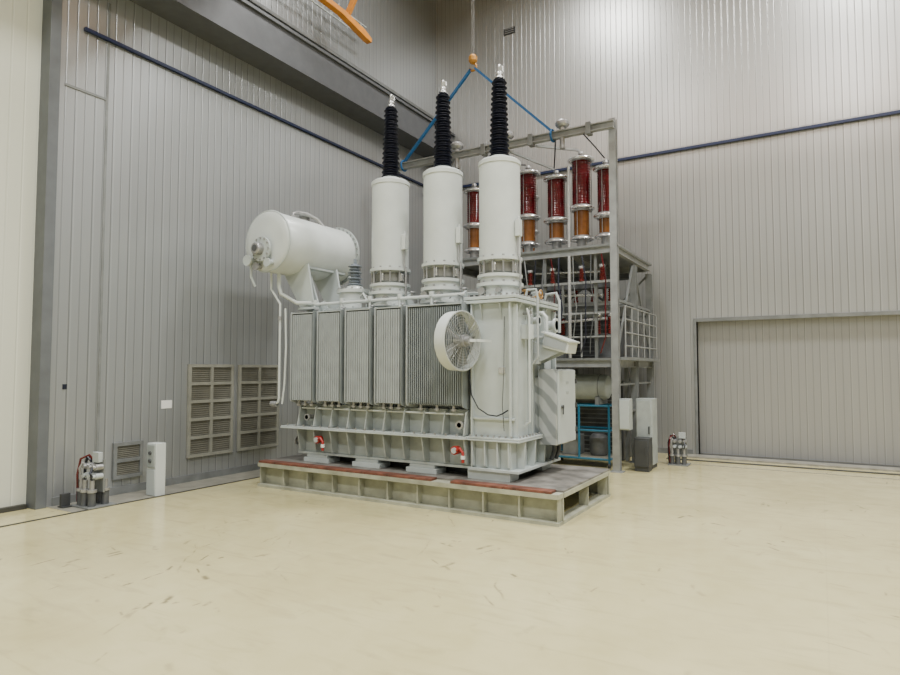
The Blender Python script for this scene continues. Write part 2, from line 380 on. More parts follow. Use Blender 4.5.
for x in (-5.6,-4.8,-4.0,-3.3):
    make('cross_beam', B().ibeam_y(PY0+0.15, PY1-0.12, x, 0.0, zt, 0.1, 0.02), 'platform', pl)
make('deck_plate', B().box(PX0, PX1, PY0+0.13, PY1, zt, PZ), 'deck', pl)
for (a, b_) in ((PX0+0.01,-5.75),(-5.74,-4.82),(-4.81,-3.86),(-3.60,-2.95),(-2.94,-2.40)):
    make('plank', B().box(a, b_, PY0-0.015, PY0+0.125, zt, PZ+0.008), 'wood', pl, bevel=0.003)

# ------------------------------------------------------------ transformer
TX0, TX1 = -6.24, -2.93
tr = empty('power_transformer', (-4.6, 7.0, PZ), "large grey-white oil power transformer with three tall bushings on steel platform", "transformer")
g = B().box(TX0, -3.50, 6.62, 7.5, 0.83, 2.36)
g.box(TX0-0.04, -3.46, 6.57, 7.55, 2.36, 2.40).box(TX0-0.04, -3.46, 6.58, 7.54, 2.405, 2.43)
for i in range(12): g.cyl((TX0+0.1+i*0.23, 6.595, 2.43),(TX0+0.1+i*0.23, 6.595, 2.46),0.012,8)
make('tank', g, 'white', tr, bevel=0.004)
g = B().box(TX0+0.02, -3.44, 6.47, 7.6, 0.47, 1.12)
for i in range(10):
    x = TX0+0.06+i*0.29
    g.prism([(x,6.47,0.83),(x,6.30,0.83),(x,6.36,1.10),(x,6.47,1.12)], (0.018,0,0))
    g.prism([(x,6.47,0.78),(x,6.30,0.78),(x,6.36,0.49),(x,6.47,0.49)], (0.018,0,0))
make('lower_tank', g, 'tankgrey', tr, bevel=0.003)
make('flange', B().box(-6.46, -3.52, 6.27, 7.68, 0.787, 0.803).box(-6.46, -3.52, 6.28, 7.66, 0.8035, 0.82), 'white', tr, bevel=0.003)
g = B().box(TX0-0.02, -2.9, 6.42, 7.62, 0.44, 0.47)
for x in (-5.9,-5.05,-4.2): g.box(x-0.22, x+0.22, 6.38, 6.62, PZ, 0.40); g.box(x-0.18,x+0.18,6.40,6.62,0.40,0.44)
for x in (-5.9,-5.05,-4.2): g.box(x-0.22, x+0.22, 7.35, 7.6, PZ, 0.44)
g.box(-3.54,-3.0,6.36,6.6,PZ,0.44).box(-3.54,-3.0,7.3,7.6,PZ,0.44)
make('skid_base', g, 'white', tr, bevel=0.004)
make('skid_gap_fill', B().box(-6.0,-3.1,6.7,7.25,PZ,0.44), 'dark', tr)  # dark block fills the gap beneath the tank, between the feet
EX0, EX1, EY0, EY1 = -3.50, -2.99, 6.42, 7.62
g = B().box(EX0, EX1, EY0, EY1, 0.47, 2.36)
g.box(EX0-0.08, EX1+0.08, EY0-0.08, EY1+0.05, 2.36, 2.395).box(EX0-0.08, EX1+0.08, EY0-0.08, EY1+0.05, 2.403, 2.44)
for x in (EX0, EX1-0.02): g.box(x, x+0.02, EY0-0.06, EY0, 0.47, 2.36)
for x in (EX0+0.12, EX1-0.14): g.prism([(x,EY0,2.36),(x,EY0-0.07,2.36),(x,EY0,2.16)], (0.012,0,0))
for y in (EY0+0.1, EY0+0.36, EY0+0.62, EY0+0.88): g.prism([(EX1,y,2.36),(EX1+0.07,y,2.36),(EX1,y,2.16)], (0,0.012,0))
for y in (EY0, EY0+0.42, EY0+0.8, EY1-0.02): g.box(EX1, EX1+0.06, y, y+0.02, 0.83, 2.34)
g.box(EX0-0.04, EX1+0.12, EY0-0.10, EY1+0.05, 0.78, 0.80).box(EX0-0.04, EX1+0.12, EY0-0.09, EY1+0.05, 0.803, 0.825)
g.box(EX0-0.02, EX1+0.03, EY0-0.035, EY0, 1.02, 1.045)
for x in (EX0+0.02, EX0+0.18, EX0+0.34, EX1-0.03): g.prism([(x,EY0,0.78),(x,EY0-0.08,0.78),(x,EY0-0.08,0.5),(x,EY0,0.47)], (0.016,0,0))
for y in (EY0+0.1, EY0+0.4, EY0+0.7, EY0+1.0): g.prism([(EX1,y,0.78),(EX1+0.11,y,0.78),(EX1+0.09,y,0.47),(EX1,y,0.47)], (0,0.016,0))
g.box(EX0-0.02, EX1+0.11, EY0-0.09, EY1, 0.44, 0.472)
make('end_tank', g, 'white', tr, bevel=0.004)
make('nameplate', B().box(EX0+0.34, EX0+0.42, EY0-0.012, EY0-0.001, 1.55, 1.62), 'alu', tr)
make('cable', B().tube([(-3.50,6.34,1.72),(-3.50,6.34,1.5),(-3.47,6.33,1.3),(-3.38,6.33,1.15),(-3.26,6.34,1.08),(-3.15,6.34,1.07),(-3.08,6.35,1.10),(-3.02,6.36,1.14)],0.008,6), 'black', tr)
make('cable', B().tube([(-3.08,6.40,2.2),(-3.08,6.38,1.6),(-3.10,6.38,1.2),(-3.08,6.38,0.9)],0.005,6), 'darkmid', tr)
make('cable', B().tube([(-3.9,6.56,2.47),(-3.8,6.5,2.52),(-3.65,6.46,2.46),(-3.58,6.36,2.36),(-3.55,6.35,2.2)],0.007,6), 'darkmid', tr)
g = B()
for i in range(9): g.cyl((EX0-0.02+i*0.07, EY0-0.055, 2.44),(EX0-0.02+i*0.07, EY0-0.055, 2.465),0.013,8)
for i in range(14): g.cyl((EX1+0.055, EY0+i*0.085, 2.44),(EX1+0.055, EY0+i*0.085, 2.465),0.013,8)
for i in range(19): g.cyl((-6.35+i*0.15, 6.30, 0.82),(-6.35+i*0.15, 6.30, 0.845),0.012,8)
for i in range(8): g.cyl((EX0+0.0+i*0.075, EY0-0.065, 0.824),(EX0+0.0+i*0.075, EY0-0.065, 0.85),0.012,8)
for i in range(13): g.cyl((EX1+0.09, EY0+i*0.09, 0.824),(EX1+0.09, EY0+i*0.09, 0.85),0.012,8)
make('bolt', g, 'steel', tr, kind="stuff")

# radiators
RZ0, RZ1 = 1.16, 2.37
def radiator(x0, W, n, flat):
    g = B()
    for i in range(1, n-1):
        x = x0 + i*W/(n-1)
        poly = [(x,6.26,RZ0+0.03),(x,6.28,RZ0+0.01),(x,6.55,RZ0+0.01),(x,6.56,RZ0+0.02),(x,6.56,RZ1-0.03),(x,6.55,RZ1-0.02),(x,6.28,RZ1-0.02),(x,6.26,RZ1-0.04)]
        t = 0.010
        g.prism([(p[0]-t/2,p[1],p[2]) for p in poly], (t,0,0))
        if flat:
            hw = W/(n-1)*0.42
            g.prism([(x-hw,6.256,RZ0+0.02),(x-hw*0.8,6.25,RZ0+0.02),(x+hw*0.8,6.25,RZ0+0.02),(x+hw,6.256,RZ0+0.02),(x+hw*0.3,6.275,RZ0+0.02),(x-hw*0.3,6.275,RZ0+0.02)], (0,0,RZ1-RZ0-0.05))
        else:
            g.cyl((x,6.264,RZ0+0.04),(x,6.264,RZ1-0.05),0.008,6)
    for z in (RZ0+0.09, RZ1-0.07):
        g.cyl((x0,6.42,z),(x0+W,6.42,z),0.045,14)
        g.cyl((x0+W/2,6.42,z),(x0+W/2,6.63,z),0.045,14)
        g.cyl((x0+W/2,6.575,z),(x0+W/2,6.60,z),0.08,16)
    g.box(x0,x0+W,6.45,6.46,RZ0+0.05,RZ1-0.05)
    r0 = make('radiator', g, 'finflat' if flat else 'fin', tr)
    def side(x, t=0.012):
        return B().prism([(x,6.245,RZ0+0.04),(x,6.26,RZ0),(x,6.36,RZ0-0.03),(x,6.48,RZ0-0.03),(x,6.57,RZ0+0.0),(x,6.57,RZ1),(x,6.55,RZ1+0.01),(x,6.25,RZ1+0.01),(x,6.245,RZ1-0.01)], (t,0,0))
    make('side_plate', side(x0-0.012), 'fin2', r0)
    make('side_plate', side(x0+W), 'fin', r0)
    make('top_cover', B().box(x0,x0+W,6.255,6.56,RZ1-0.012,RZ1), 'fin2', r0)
    for k in (0.2,0.5,0.8): make('bottom_fitting', B().cyl((x0+W*k,6.33,RZ0+0.01),(x0+W*k,6.33,RZ0-0.06),0.02,10).cyl((x0+W*k,6.33,RZ0-0.03),(x0+W*k,6.33,RZ0-0.05),0.034,10), 'steel', r0)
    return r0
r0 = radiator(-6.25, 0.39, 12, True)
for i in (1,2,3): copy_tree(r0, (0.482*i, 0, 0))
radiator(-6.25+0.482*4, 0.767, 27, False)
for i in range(4): make('gap_shade_strip', B().box(-6.25+0.39+0.014+0.482*i, -6.25+0.482*(i+1)-0.014, 6.36, 6.37, RZ0+0.02, RZ1-0.02), 'dark', tr)  # dark strips stand in for the shade in the gaps between radiators
make('oil_pipe', B().tube([(-6.3,6.5,2.50),(-3.65,6.5,2.50)],0.022,10), 'white2', tr)
make('oil_pipe', B().tube([(-6.15,6.38,1.07),(-3.6,6.38,1.07)],0.012,8), 'white2', tr)
for i in range(5):
    x = -6.05+0.482*i
    make('pipe_tee', B().cyl((x,6.5,2.40),(x,6.5,2.56),0.02,8).cyl((x,6.5,2.50),(x,6.5,2.56),0.035,12), 'white2', tr)
    make('valve_handwheel', B().torus((x+0.1,6.42,2.42),(0,0,1),0.03,0.006,16,6).cyl((x+0.1,6.42,2.36),(x+0.1,6.42,2.42),0.008,6), 'steel', tr)

# turrets
def shed_profile(z0, z1, rb, rt, n, out):
    pr = []
    for i in range(n):
        a = i/n; zc = z0 + (z1-z0)*a; h = (z1-z0)/n; r = rb+(rt-rb)*a
        o = out if i % 2 == 0 else out*0.6
        pr += [(r, zc), (r+o, zc+h*0.25), (r+o, zc+h*0.35), (r, zc+h*0.75)]
    pr.append((rt, z1)); return pr
def turret(cx, cy):
    c = (cx, cy, 0); D = -0.075
    pr = [(0.29,2.43),(0.29,2.47),(0.235,2.475),(0.235,2.585),(0.285,2.59),(0.285,2.63),(0.245,2.635),(0.245,2.695),(0.275,2.70),(0.275,2.735),(0.18,2.737),(0.18,2.90),(0.275,2.902),(0.275,2.94),(0.252,2.945),(0.252,4.15+D),(0.262,4.155+D),(0.262,4.20+D),(0.23,4.225+D),(0.15,4.255+D),(0.12,4.26+D),(0.12,4.275+D),(0.0,4.275+D)]
    t = make('turret', B().lathe(pr, c, n=48), 'white2', tr, origin=(cx,cy,2.43))
    g = B()
    for k in range(12):
        a = 2*math.pi*k/12+0.1; x, y = cx+0.245*math.cos(a), cy+0.245*math.sin(a)
        g.cyl((x,y,2.736),(x,y,2.901),0.011,8)
        g.cyl((x,y,2.94),(x,y,2.96),0.018,6)
        x, y = cx+0.262*math.cos(a), cy+0.262*math.sin(a)
        g.cyl((x,y,2.63),(x,y,2.655),0.015,6)
    make('stud', g, 'steel', t, kind="stuff")
    g = B().lathe([(0.182,2.76),(0.2,2.765),(0.2,2.875),(0.182,2.88)], c, n=32)
    make('inner_ring', g, 'tan', t)
    for k in range(5):
        a = 2*math.pi*k/5+3.6; x, y = cx+0.215*math.cos(a), cy+0.215*math.sin(a)
        make('bushing_clamp', B().cbox((x,y,2.82),0.05,0.05,0.10), 'alu', t, bevel=0.004)
    z0 = 4.275+D
    make('insulator', B().lathe([(0.10,z0)]+shed_profile(z0+0.005,5.19,0.082,0.046,30,0.046)+[(0.0,5.191)], c, n=28), 'black', t)
    make('terminal', B().lathe([(0.035,5.192),(0.055,5.195),(0.055,5.21),(0.03,5.215),(0.03,5.24),(0.042,5.245),(0.042,5.27),(0.018,5.275),(0.018,5.37),(0.0,5.375)], c, n=20).box(cx-0.008,cx+0.05,cy-0.02,cy+0.02,5.28,5.34), 'alu', t)
    make('junction_box', B().box(cx+0.25,cx+0.31,cy-0.10,cy-0.02,3.18,3.38).cyl((cx+0.28,cy-0.06,3.38),(cx+0.28,cy-0.06,3.42),0.015,8), 'white2', t, bevel=0.004)
    make('conduit', B().tube([(cx+0.27,cy-0.06,3.18),(cx+0.27,cy-0.06,2.98),(cx+0.30,cy-0.06,2.9),(cx+0.30,cy-0.06,2.5)],0.012,8), 'steel', t)
    make('test_port', B().cyl((cx-0.12,cy-0.20,2.53),(cx-0.12,cy-0.27,2.53),0.045,16), 'steel', t)
    make('test_port', B().cyl((cx+0.1,cy-0.20,2.53),(cx+0.1,cy-0.27,2.53),0.03,16), 'steel', t)
    return t
t3 = turret(-3.33, 6.8)
for dx in (-0.814, -1.65): copy_tree(t3, (dx,0,0))

t = make('small_turret', B().lathe([(0.26,2.43),(0.26,2.46),(0.215,2.465),(0.215,2.66),(0.25,2.665),(0.25,2.71),(0.13,2.73),(0.10,2.77),(0.085,2.775)], (-5.64,6.86,0), n=40), 'white2', tr)
make('insulator', B().lathe(shed_profile(2.775,3.08,0.065,0.055,7,0.045)+[(0.022,3.09),(0.022,3.16),(0,3.165)], (-5.64,6.86,0), n=24), 'greyins', t)
g = B()
for k in range(12):
    a = 2*math.pi*k/12; g.cyl((-5.64+0.232*math.cos(a),6.86+0.232*math.sin(a),2.71),(-5.64+0.232*math.cos(a),6.86+0.232*math.sin(a),2.735),0.012,6)
make('flange_bolt', g, 'steel', t, kind="stuff")
t = make('small_turret', B().lathe([(0.16,2.43),(0.16,2.46),(0.12,2.465),(0.12,2.60),(0.14,2.61),(0.14,2.63),(0.05,2.65)], (-4.56,7.15,0), n=32), 'white', tr)
make('insulator', B().lathe(shed_profile(2.65,2.95,0.055,0.045,9,0.03)+[(0.02,2.96),(0.02,3.02),(0,3.025)], (-4.56,7.15,0), n=24), 'greyins', t)

# conservator
cx, cz, r = -6.51, 3.36, 0.42
cy0, cy1 = 6.03, 7.46
g = B().lathe([(0.0,-0.03),(0.3,-0.028),(0.385,-0.015),(r-0.008,0.0),(r,0.015),(r,cy1-cy0-0.03)], (cx,cy0,cz), (0,1,0), 56)
co = make('conservator', g, 'white2', tr, origin=(cx,(cy0+cy1)/2,cz-r))
make('end_flange', B().lathe([(r+0.045,0),(r+0.045,0.03),(0.2,0.035),(0.0,0.035)], (cx,cy1-0.03,cz),(0,1,0),56), 'white', co)
make('end_seam', B().torus((cx,cy0+0.012,cz),(0,1,0),r,0.014,56,8), 'white', co)
g = B()
for k in range(32):
    a = 2*math.pi*k/32; g.cyl((cx+(r+0.025)*math.cos(a),cy1-0.05,cz+(r+0.025)*math.sin(a)),(cx+(r+0.025)*math.cos(a),cy1+0.02,cz+(r+0.025)*math.sin(a)),0.012,6)
make('flange_bolt', g, 'steel', co, kind="stuff")
mx_, mz_ = cx-0.02, cz-0.12
make('manhole_cover', B().lathe([(0.17,-0.10),(0.17,-0.07),(0.13,-0.068),(0.13,-0.01)], (mx_,cy0,mz_),(0,1,0),32), 'white', co)
g = B()
for k in range(12):
    a = 2*math.pi*k/12; g.cyl((mx_+0.15*math.cos(a),cy0-0.115,mz_+0.15*math.sin(a)),(mx_+0.15*math.cos(a),cy0-0.098,mz_+0.15*math.sin(a)),0.012,6)
make('cover_bolt', g, 'steel', co, kind="stuff")
make('oil_gauge', B().lathe([(0.0,-0.19),(0.07,-0.19),(0.085,-0.175),(0.085,-0.10)], (mx_-0.02,cy0,mz_),(0,1,0),28), 'steel', co)
make('gauge_face', B().lathe([(0.045,-0.196),(0.045,-0.19)], (mx_-0.02,cy0,mz_),(0,1,0),28), 'darkmid', co)
make('oil_outlet', B().cyl((cx-0.22,cy0-0.14,cz-0.27),(cx-0.22,cy0+0.02,cz-0.25),0.05,16).cyl((cx-0.22,cy0-0.16,cz-0.27),(cx-0.22,cy0-0.13,cz-0.27),0.075,16), 'white', co)
make('oil_outlet', B().cyl((cx+0.12,cy0-0.10,cz-0.32),(cx+0.12,cy0+0.02,cz-0.30),0.04,16).cyl((cx+0.12,cy0-0.12,cz-0.32),(cx+0.12,cy0-0.10,cz-0.32),0.06,16), 'white', co)
make('oil_outlet', B().cyl((cx-0.1,cy0-0.10,cz-0.36),(cx-0.1,cy0+0.02,cz-0.34),0.035,16).cyl((cx-0.1,cy0-0.12,cz-0.36),(cx-0.1,cy0-0.10,cz-0.36),0.055,16), 'steel', co)
make('drain_pipe', B().tube([(cx-0.22,cy0-0.08,cz-0.27),(cx-0.22,cy0-0.08,cz-0.48),(cx-0.18,cy0-0.04,cz-0.62)],0.018,8), 'white', co)
g = B().tube([(cx+0.02,6.5,cz+r-0.01),(cx+0.02,6.5,cz+r+0.06),(cx+0.05,6.56,cz+r+0.09),(cx+0.1,6.7,cz+r+0.08),(cx+0.14,6.85,cz+r+0.04),(cx+0.2,6.95,cz+r-0.08)],0.03,10)
g.cyl((cx+0.02,6.5,cz+r-0.01),(cx+0.02,6.5,cz+r+0.03),0.06,16)
make('vent_pipe', g, 'steel', co)
make('top_fitting', B().cyl((cx,6.75,cz+r-0.01),(cx,6.75,cz+r+0.06),0.07,16).cyl((cx,6.75,cz+r+0.06),(cx,6.75,cz+r+0.09),0.09,16), 'steel', co)
make('top_fitting', B().cyl((cx,7.05,cz+r-0.01),(cx,7.05,cz+r+0.04),0.06,16), 'steel', co)
g = B()
for y in (6.45, 7.05):
    g.prism([(-6.62,y,2.98),(-6.15,y,3.08),(-6.05,y,2.55),(-6.2,y,2.43),(-6.27,y,2.43)], (0,0.03,0))
    g.prism([(-6.60,y+0.2,2.97),(-6.30,y+0.2,2.97),(-6.10,y+0.2,2.43),(-6.24,y+0.2,2.43)], (0,0.03,0))
g.box(-6.28,-5.98,6.40,7.40,2.43,2.46)
g.prism([(-6.64,6.46,3.0),(-6.2,6.46,3.06),(-6.2,6.46,3.03),(-6.62,6.46,2.96)], (0,0.85,0))
make('conservator_bracket', g, 'white', tr, bevel=0.003)
def pipe(pts, r, mat='white2', n=10): make('pipe', B().tube(pts, r, n), mat, tr)
pipe([(-6.50,6.25,2.96),(-6.50,6.25,2.75),(-6.46,6.25,2.65),(-6.25,6.35,2.52),(-6.05,6.5,2.52)],0.028)
pipe([(-6.6,6.2,3.0),(-6.6,6.2,2.72),(-6.5,6.2,2.6),(-6.42,6.2,2.5),(-6.42,6.2,1.6),(-6.42,6.2,1.2),(-6.44,6.2,1.14),(-6.5,6.2,1.12)],0.016)
pipe([(-6.36,6.24,2.44),(-6.34,6.24,1.9),(-6.36,6.24,1.4),(-6.40,6.24,1.12)],0.014)
pipe([(-6.1,7.3,3.0),(-5.95,7.3,2.8),(-5.7,7.3,2.7),(-5.3,7.3,2.66),(-5.1,7.3,2.58),(-5.05,7.3,2.43)],0.03)
pipe([(-5.35,6.62,2.43),(-5.35,6.62,2.58),(-5.28,6.6,2.62),(-5.2,6.6,2.5)],0.016)
pipe([(-4.9,7.35,2.43),(-4.9,7.35,2.62),(-4.0,7.35,2.62),(-3.7,7.35,2.6)],0.022)
make('pipe_flange', B().cyl((-6.56,6.2,1.12),(-6.46,6.2,1.12),0.04,12), 'steel', tr)
make('pipe_flange', B().cyl((-6.42,6.2,2.28),(-6.42,6.2,2.33),0.03,12), 'steel', tr)
make('gas_relay', B().cbox((-5.5,7.3,2.70),0.16,0.14,0.18), 'steel', tr, bevel=0.01)
for x in (-5.32,-4.56,-3.78):
    make('valve', B().box(x-0.05,x+0.05,6.68,6.76,2.43,2.52).cyl((x,6.72,2.52),(x,6.72,2.60),0.025,10).torus((x,6.72,2.6),(0,0,1),0.04,0.008,14,6), 'steel', tr)
for x in (-6.0, -4.55, -3.72):
    make('lifting_lug', B().prism([(x,6.56,2.3),(x,6.50,2.3),(x,6.50,2.5),(x,6.62,2.56),(x,6.70,2.43)], (0.03,0,0)), 'white', tr)

pipe([(-2.90,6.62,2.30),(-2.87,6.62,2.20),(-2.87,6.62,1.0),(-2.94,6.62,0.95)],0.014)
pipe([(-3.0,6.8,2.44),(-2.97,6.8,2.54),(-2.86,6.8,2.54),(-2.84,6.8,2.45),(-2.84,6.8,1.75),(-2.92,6.8,1.65)],0.014,'fin2')
pipe([(-2.99,7.05,2.28),(-2.88,7.05,2.28),(-2.83,7.05,2.22),(-2.83,7.05,2.04),(-2.88,7.05,1.98),(-2.99,7.05,1.98)],0.022)
pipe([(-2.98,7.35,2.44),(-2.95,7.35,2.54),(-2.82,7.35,2.55),(-2.78,7.35,2.45),(-2.78,7.35,2.05)],0.018,'fin2')
make('side_port', B().cyl((-2.99,6.95,2.18),(-2.88,6.95,2.18),0.04,20).cyl((-2.90,6.95,2.18),(-2.88,6.95,2.18),0.06,20), 'white2', tr)
make('side_port', B().cyl((-2.99,7.42,2.15),(-2.84,7.42,2.15),0.06,20).cyl((-2.87,7.42,2.15),(-2.84,7.42,2.15),0.09,20), 'white2', tr)
make('relief_valve', B().cyl((-3.02,7.2,2.44),(-3.02,7.2,2.54),0.05,20).cyl((-3.02,7.2,2.54),(-3.02,7.2,2.56),0.07,20), 'white2', tr)
make('terminal_box', B().box(-2.99,-2.88,6.66,6.78,1.95,2.12), 'white2', tr, bevel=0.004)
make('terminal_box', B().box(-2.99,-2.88,6.9,7.0,1.66,1.80), 'fin2', tr, bevel=0.004)
make('valve_handwheel', B().cyl((-3.08,7.0,2.44),(-3.08,7.0,2.56),0.02,10).torus((-3.08,7.0,2.56),(0,0,1),0.05,0.01,18,8), 'gold', tr)
make('valve_handwheel', B().cyl((-2.99,7.0,2.46),(-2.88,7.0,2.5),0.015,8).torus((-2.88,7.0,2.5),(1,0,0),0.05,0.01,18,8), 'gold', tr)
make('valve_handwheel', B().cyl((-2.99,6.72,2.25),(-2.90,6.72,2.25),0.015,8).torus((-2.90,6.72,2.25),(1,0,0),0.035,0.008,18,8), 'steel', tr)
for x in (-5.78, -3.66):
    g = B().cyl((x,6.26,0.66),(x,6.34,0.66),0.05,20).tube([(x+0.02,6.26,0.66),(x+0.08,6.25,0.69),(x+0.12,6.25,0.64),(x+0.12,6.25,0.53)],0.017,10)
    f = make('earthing_fitting', g, 'red', tr)
    make('fitting_cap', B().cyl((x,6.242,0.66),(x,6.26,0.66),0.034,20), 'fin2', f)
    make('fitting_band', B().cyl((x+0.12,6.25,0.61),(x+0.12,6.25,0.57),0.026,14), 'paper', f)
make('drain_valve', B().cyl((-6.36,6.5,0.60),(-6.22,6.5,0.60),0.03,12).cyl((-6.36,6.5,0.60),(-6.34,6.5,0.60),0.06,16), 'steel', tr)
make('drain_valve', B().cyl((-3.62,6.47,0.95),(-3.62,6.30,0.95),0.03,12).cyl((-3.62,6.32,0.95),(-3.62,6.30,0.95),0.05,16), 'steel', tr)
make('drain_valve', B().cyl((-6.0,6.47,0.95),(-6.0,6.30,0.95),0.03,12).cyl((-6.0,6.32,0.95),(-6.0,6.30,0.95),0.045,16), 'steel', tr)

# cooling fan
fc = V((-3.47, 6.04, 1.915)); fx0, fx1 = fc.x-0.085, fc.x+0.06
RF = 0.34
fan = make('cooling_fan', B().rings([[V((x, fc.y+R*math.cos(2*math.pi*k/48), fc.z+R*math.sin(2*math.pi*k/48))) for k in range(48)] for x, R in ((fx0,RF-0.008),(fx1-0.012,RF-0.008),(fx1-0.012,RF),(fx1,RF),(fx1,RF-0.018),(fx0,RF-0.014))], closed=True), 'white2', tr, origin=fc)
g = B()
for i in range(9): g.torus((fx1+0.004,fc.y,fc.z),(1,0,0),0.09+i*0.03,0.0022,48,6)
for k in range(16):
    a = 2*math.pi*k/16; g.cyl((fx1+0.005,fc.y+0.08*math.cos(a),fc.z+0.08*math.sin(a)),(fx1+0.005,fc.y+0.335*math.cos(a),fc.z+0.335*math.sin(a)),0.0024,6)
make('fan_guard', g, 'wire', fan)
g = B().cyl((fx1+0.04,fc.y,fc.z),(fx1-0.08,fc.y,fc.z),0.07,24).cyl((fx1+0.10,fc.y,fc.z),(fx1+0.04,fc.y,fc.z),0.045,20)
make('fan_motor', g, 'steel', fan)
make('motor_bracket', B().bar((fx1+0.09,fc.y,fc.z),(fx1+0.16,fc.y+0.06,fc.z),0.03).bar((fx1+0.16,fc.y+0.03,fc.z),(fx1+0.16,fc.y+0.30,fc.z),0.03), 'white2', fan)
for k in range(3):
    a = 2*math.pi*k/3+0.5; make('motor_arm', B().bar((fx1-0.005,fc.y+0.06*math.cos(a),fc.z+0.06*math.sin(a)),(fx1-0.005,fc.y+0.33*math.cos(a),fc.z+0.33*math.sin(a)),0.008), 'fin', fan)
for k in range(5):
    a = 2*math.pi*k/5; g = B(); rs = []
    for R, w_, tw in ((0.07,0.04,0.9),(0.18,0.06,0.7),(0.295,0.075,0.5)):
        ring = []
        for sgn, th in ((-1,0.002),(1,0.002),(1,-0.002),(-1,-0.002)):
            off = sgn*w_; dx = off*math.sin(tw)*0.5+th; dt = off*math.cos(tw)
            ring.append(V((fx1-0.07+dx, fc.y+R*math.cos(a)-dt*math.sin(a), fc.z+R*math.sin(a)+dt*math.cos(a))))
        rs.append(ring)
    make('fan_blade', g.rings(rs), 'steelpaint', fan)
fan.rotation_euler = (0, 0, math.radians(-8))
for p, q in (((-3.56,6.42,1.62),(-3.54,6.02,1.60)),((-3.56,6.42,2.2),(-3.54,6.12,2.22))):
    make('fan_bracket', B().bar(p,q,0.03), 'steel', tr)

# control cabinet
cab = make('control_cabinet', B().box(-2.92,-2.69,7.0,7.60,0.70,1.60).box(-2.99,-2.92,7.05,7.4,0.8,1.5), 'glass', tr, bevel=0.006)
make('cabinet_door', B().box(-2.69,-2.665,7.015,7.585,0.715,1.585), 'white', cab, bevel=0.004)
make('door_handle', B().cyl((-2.665,7.1,1.15),(-2.64,7.1,1.15),0.02,12).box(-2.65,-2.64,7.09,7.11,1.06,1.17), 'darkmid', cab)
for z in (0.85,1.15,1.45): make('hinge', B().box(-2.67,-2.65,7.57,7.605,z-0.03,z+0.03), 'dark', cab)
for z in (1.30,1.42): make('indicator', B().box(-2.666,-2.66,7.25,7.33,z,z+0.03), 'tankgrey', cab)
for y in (7.2,7.35): make('cable_gland', B().tube([(-2.8,y,0.70),(-2.8,y,0.62),(-2.84,y,0.5)],0.028,10), 'dark', cab)
# tilted hood box
g = B().prism([(-2.80,6.90,2.03),(-2.49,6.90,1.92),(-2.52,6.90,1.78),(-2.83,6.90,1.86)], (0,0.30,0))
ca = make('hood', g, 'white2', tr, bevel=0.008)
make('hood_rim', B().prism([(-2.83,6.88,2.05),(-2.47,6.88,1.922),(-2.475,6.88,1.905),(-2.835,6.88,2.033)], (0,0.34,0)), 'white2', ca)
make('hood_front', B().prism([(-2.79,6.899,1.995),(-2.52,6.899,1.90),(-2.54,6.899,1.81),(-2.81,6.899,1.88)], (0,-0.006,0)), 'finflat', ca)
make('hood_bracket', B().prism([(-2.99,6.94,1.94),(-2.80,6.94,1.88),(-2.62,6.94,1.80),(-2.99,6.94,1.64)], (0,0.02,0)), 'fin2', ca)
make('hood_bracket', B().prism([(-2.99,7.16,1.94),(-2.80,7.16,1.88),(-2.62,7.16,1.80),(-2.99,7.16,1.64)], (0,0.02,0)), 'fin2', ca)

# ------------------------------------------------------------ steel rack behind
rk = empty('test_rack', (-4.3, 10.9, 0), "grey steel test rack tower with decks behind transformer", "steel rack")
RX0, RX1, RY0, RY1 = -5.95, -2.76, 9.75, 12.05
for (x, y, z) in ((RX1,RY0,5.60),(RX0,RY0,5.38),(RX1,RY1,3.4),(RX0,RY1,3.4),(RX1,10.9,3.4)):
    make('column', B().hcol(x,y,0.012,z,0.11,0.012).box(x-0.1,x+0.1,y-0.1,y+0.1,0,0.012), 'rackbeam' if y==RY0 else 'steelpaint', rk)
for i, z in enumerate((1.74, 3.56)):
    g = B().ibeam_x(RX0+0.05,RX1-0.05,RY0,z-0.11,z,0.08,0.012).ibeam_x(RX0+0.05,RX1-0.05,RY1,z-0.11,z,0.08,0.012)
    g.ibeam_y(RY0+0.05,RY1-0.05,RX1,z-0.11,z,0.08,0.012).ibeam_y(RY0+0.05,RY1-0.05,RX0,z-0.11,z,0.08,0.012)
    for x in (-5.2,-4.4,-3.6): g.ibeam_y(RY0+0.06,RY1-0.06,x,z-0.11,z,0.07,0.01)
    make('deck_frame', g, 'rackbeam', rk)
    make('deck_grating', B().box(RX0-0.05,RX1+0.05,RY0-0.05,RY1+0.05,z,z+0.035), 'steelpaint', rk)
def brace(p, q, w, h=None, mat='steelpaint'): make('brace', B().bar(p,q,w,h), mat, rk)
brace((RX1,RY0+0.1,2.7),(RX1,RY1,2.7),0.04); brace((RX1,RY0+0.1,1.85),(RX1,10.85,3.4),0.03); brace((RX1,10.95,3.4),(RX1,RY1,1.85),0.03)
brace((RX1,RY0+0.1,0.9),(RX1,RY1,0.9),0.04); brace((RX1,RY0+0.1,1.35),(RX1,RY1,1.35),0.03)
brace((RX0,10.33,2.71),(RX1,10.33,2.71),0.06,None,'rackbeam'); brace((RX0,10.93,2.71),(RX1,10.93,2.71),0.05)
brace((RX0,RY0,3.0),(RX1,RY0,3.0),0.05,0.04,'rackbeam'); brace((-4.6,RY0,2.5),(RX1,RY0,2.5),0.04,0.03,'rackbeam')
brace((-4.6,RY0,2.12),(RX1,RY0,2.12),0.03,0.025,'rackbeam')
brace((-4.4,RY0,3.02),(-4.4,RY0,3.45),0.04); brace((-3.62,RY0,2.52),(-3.62,RY0,2.98),0.03)
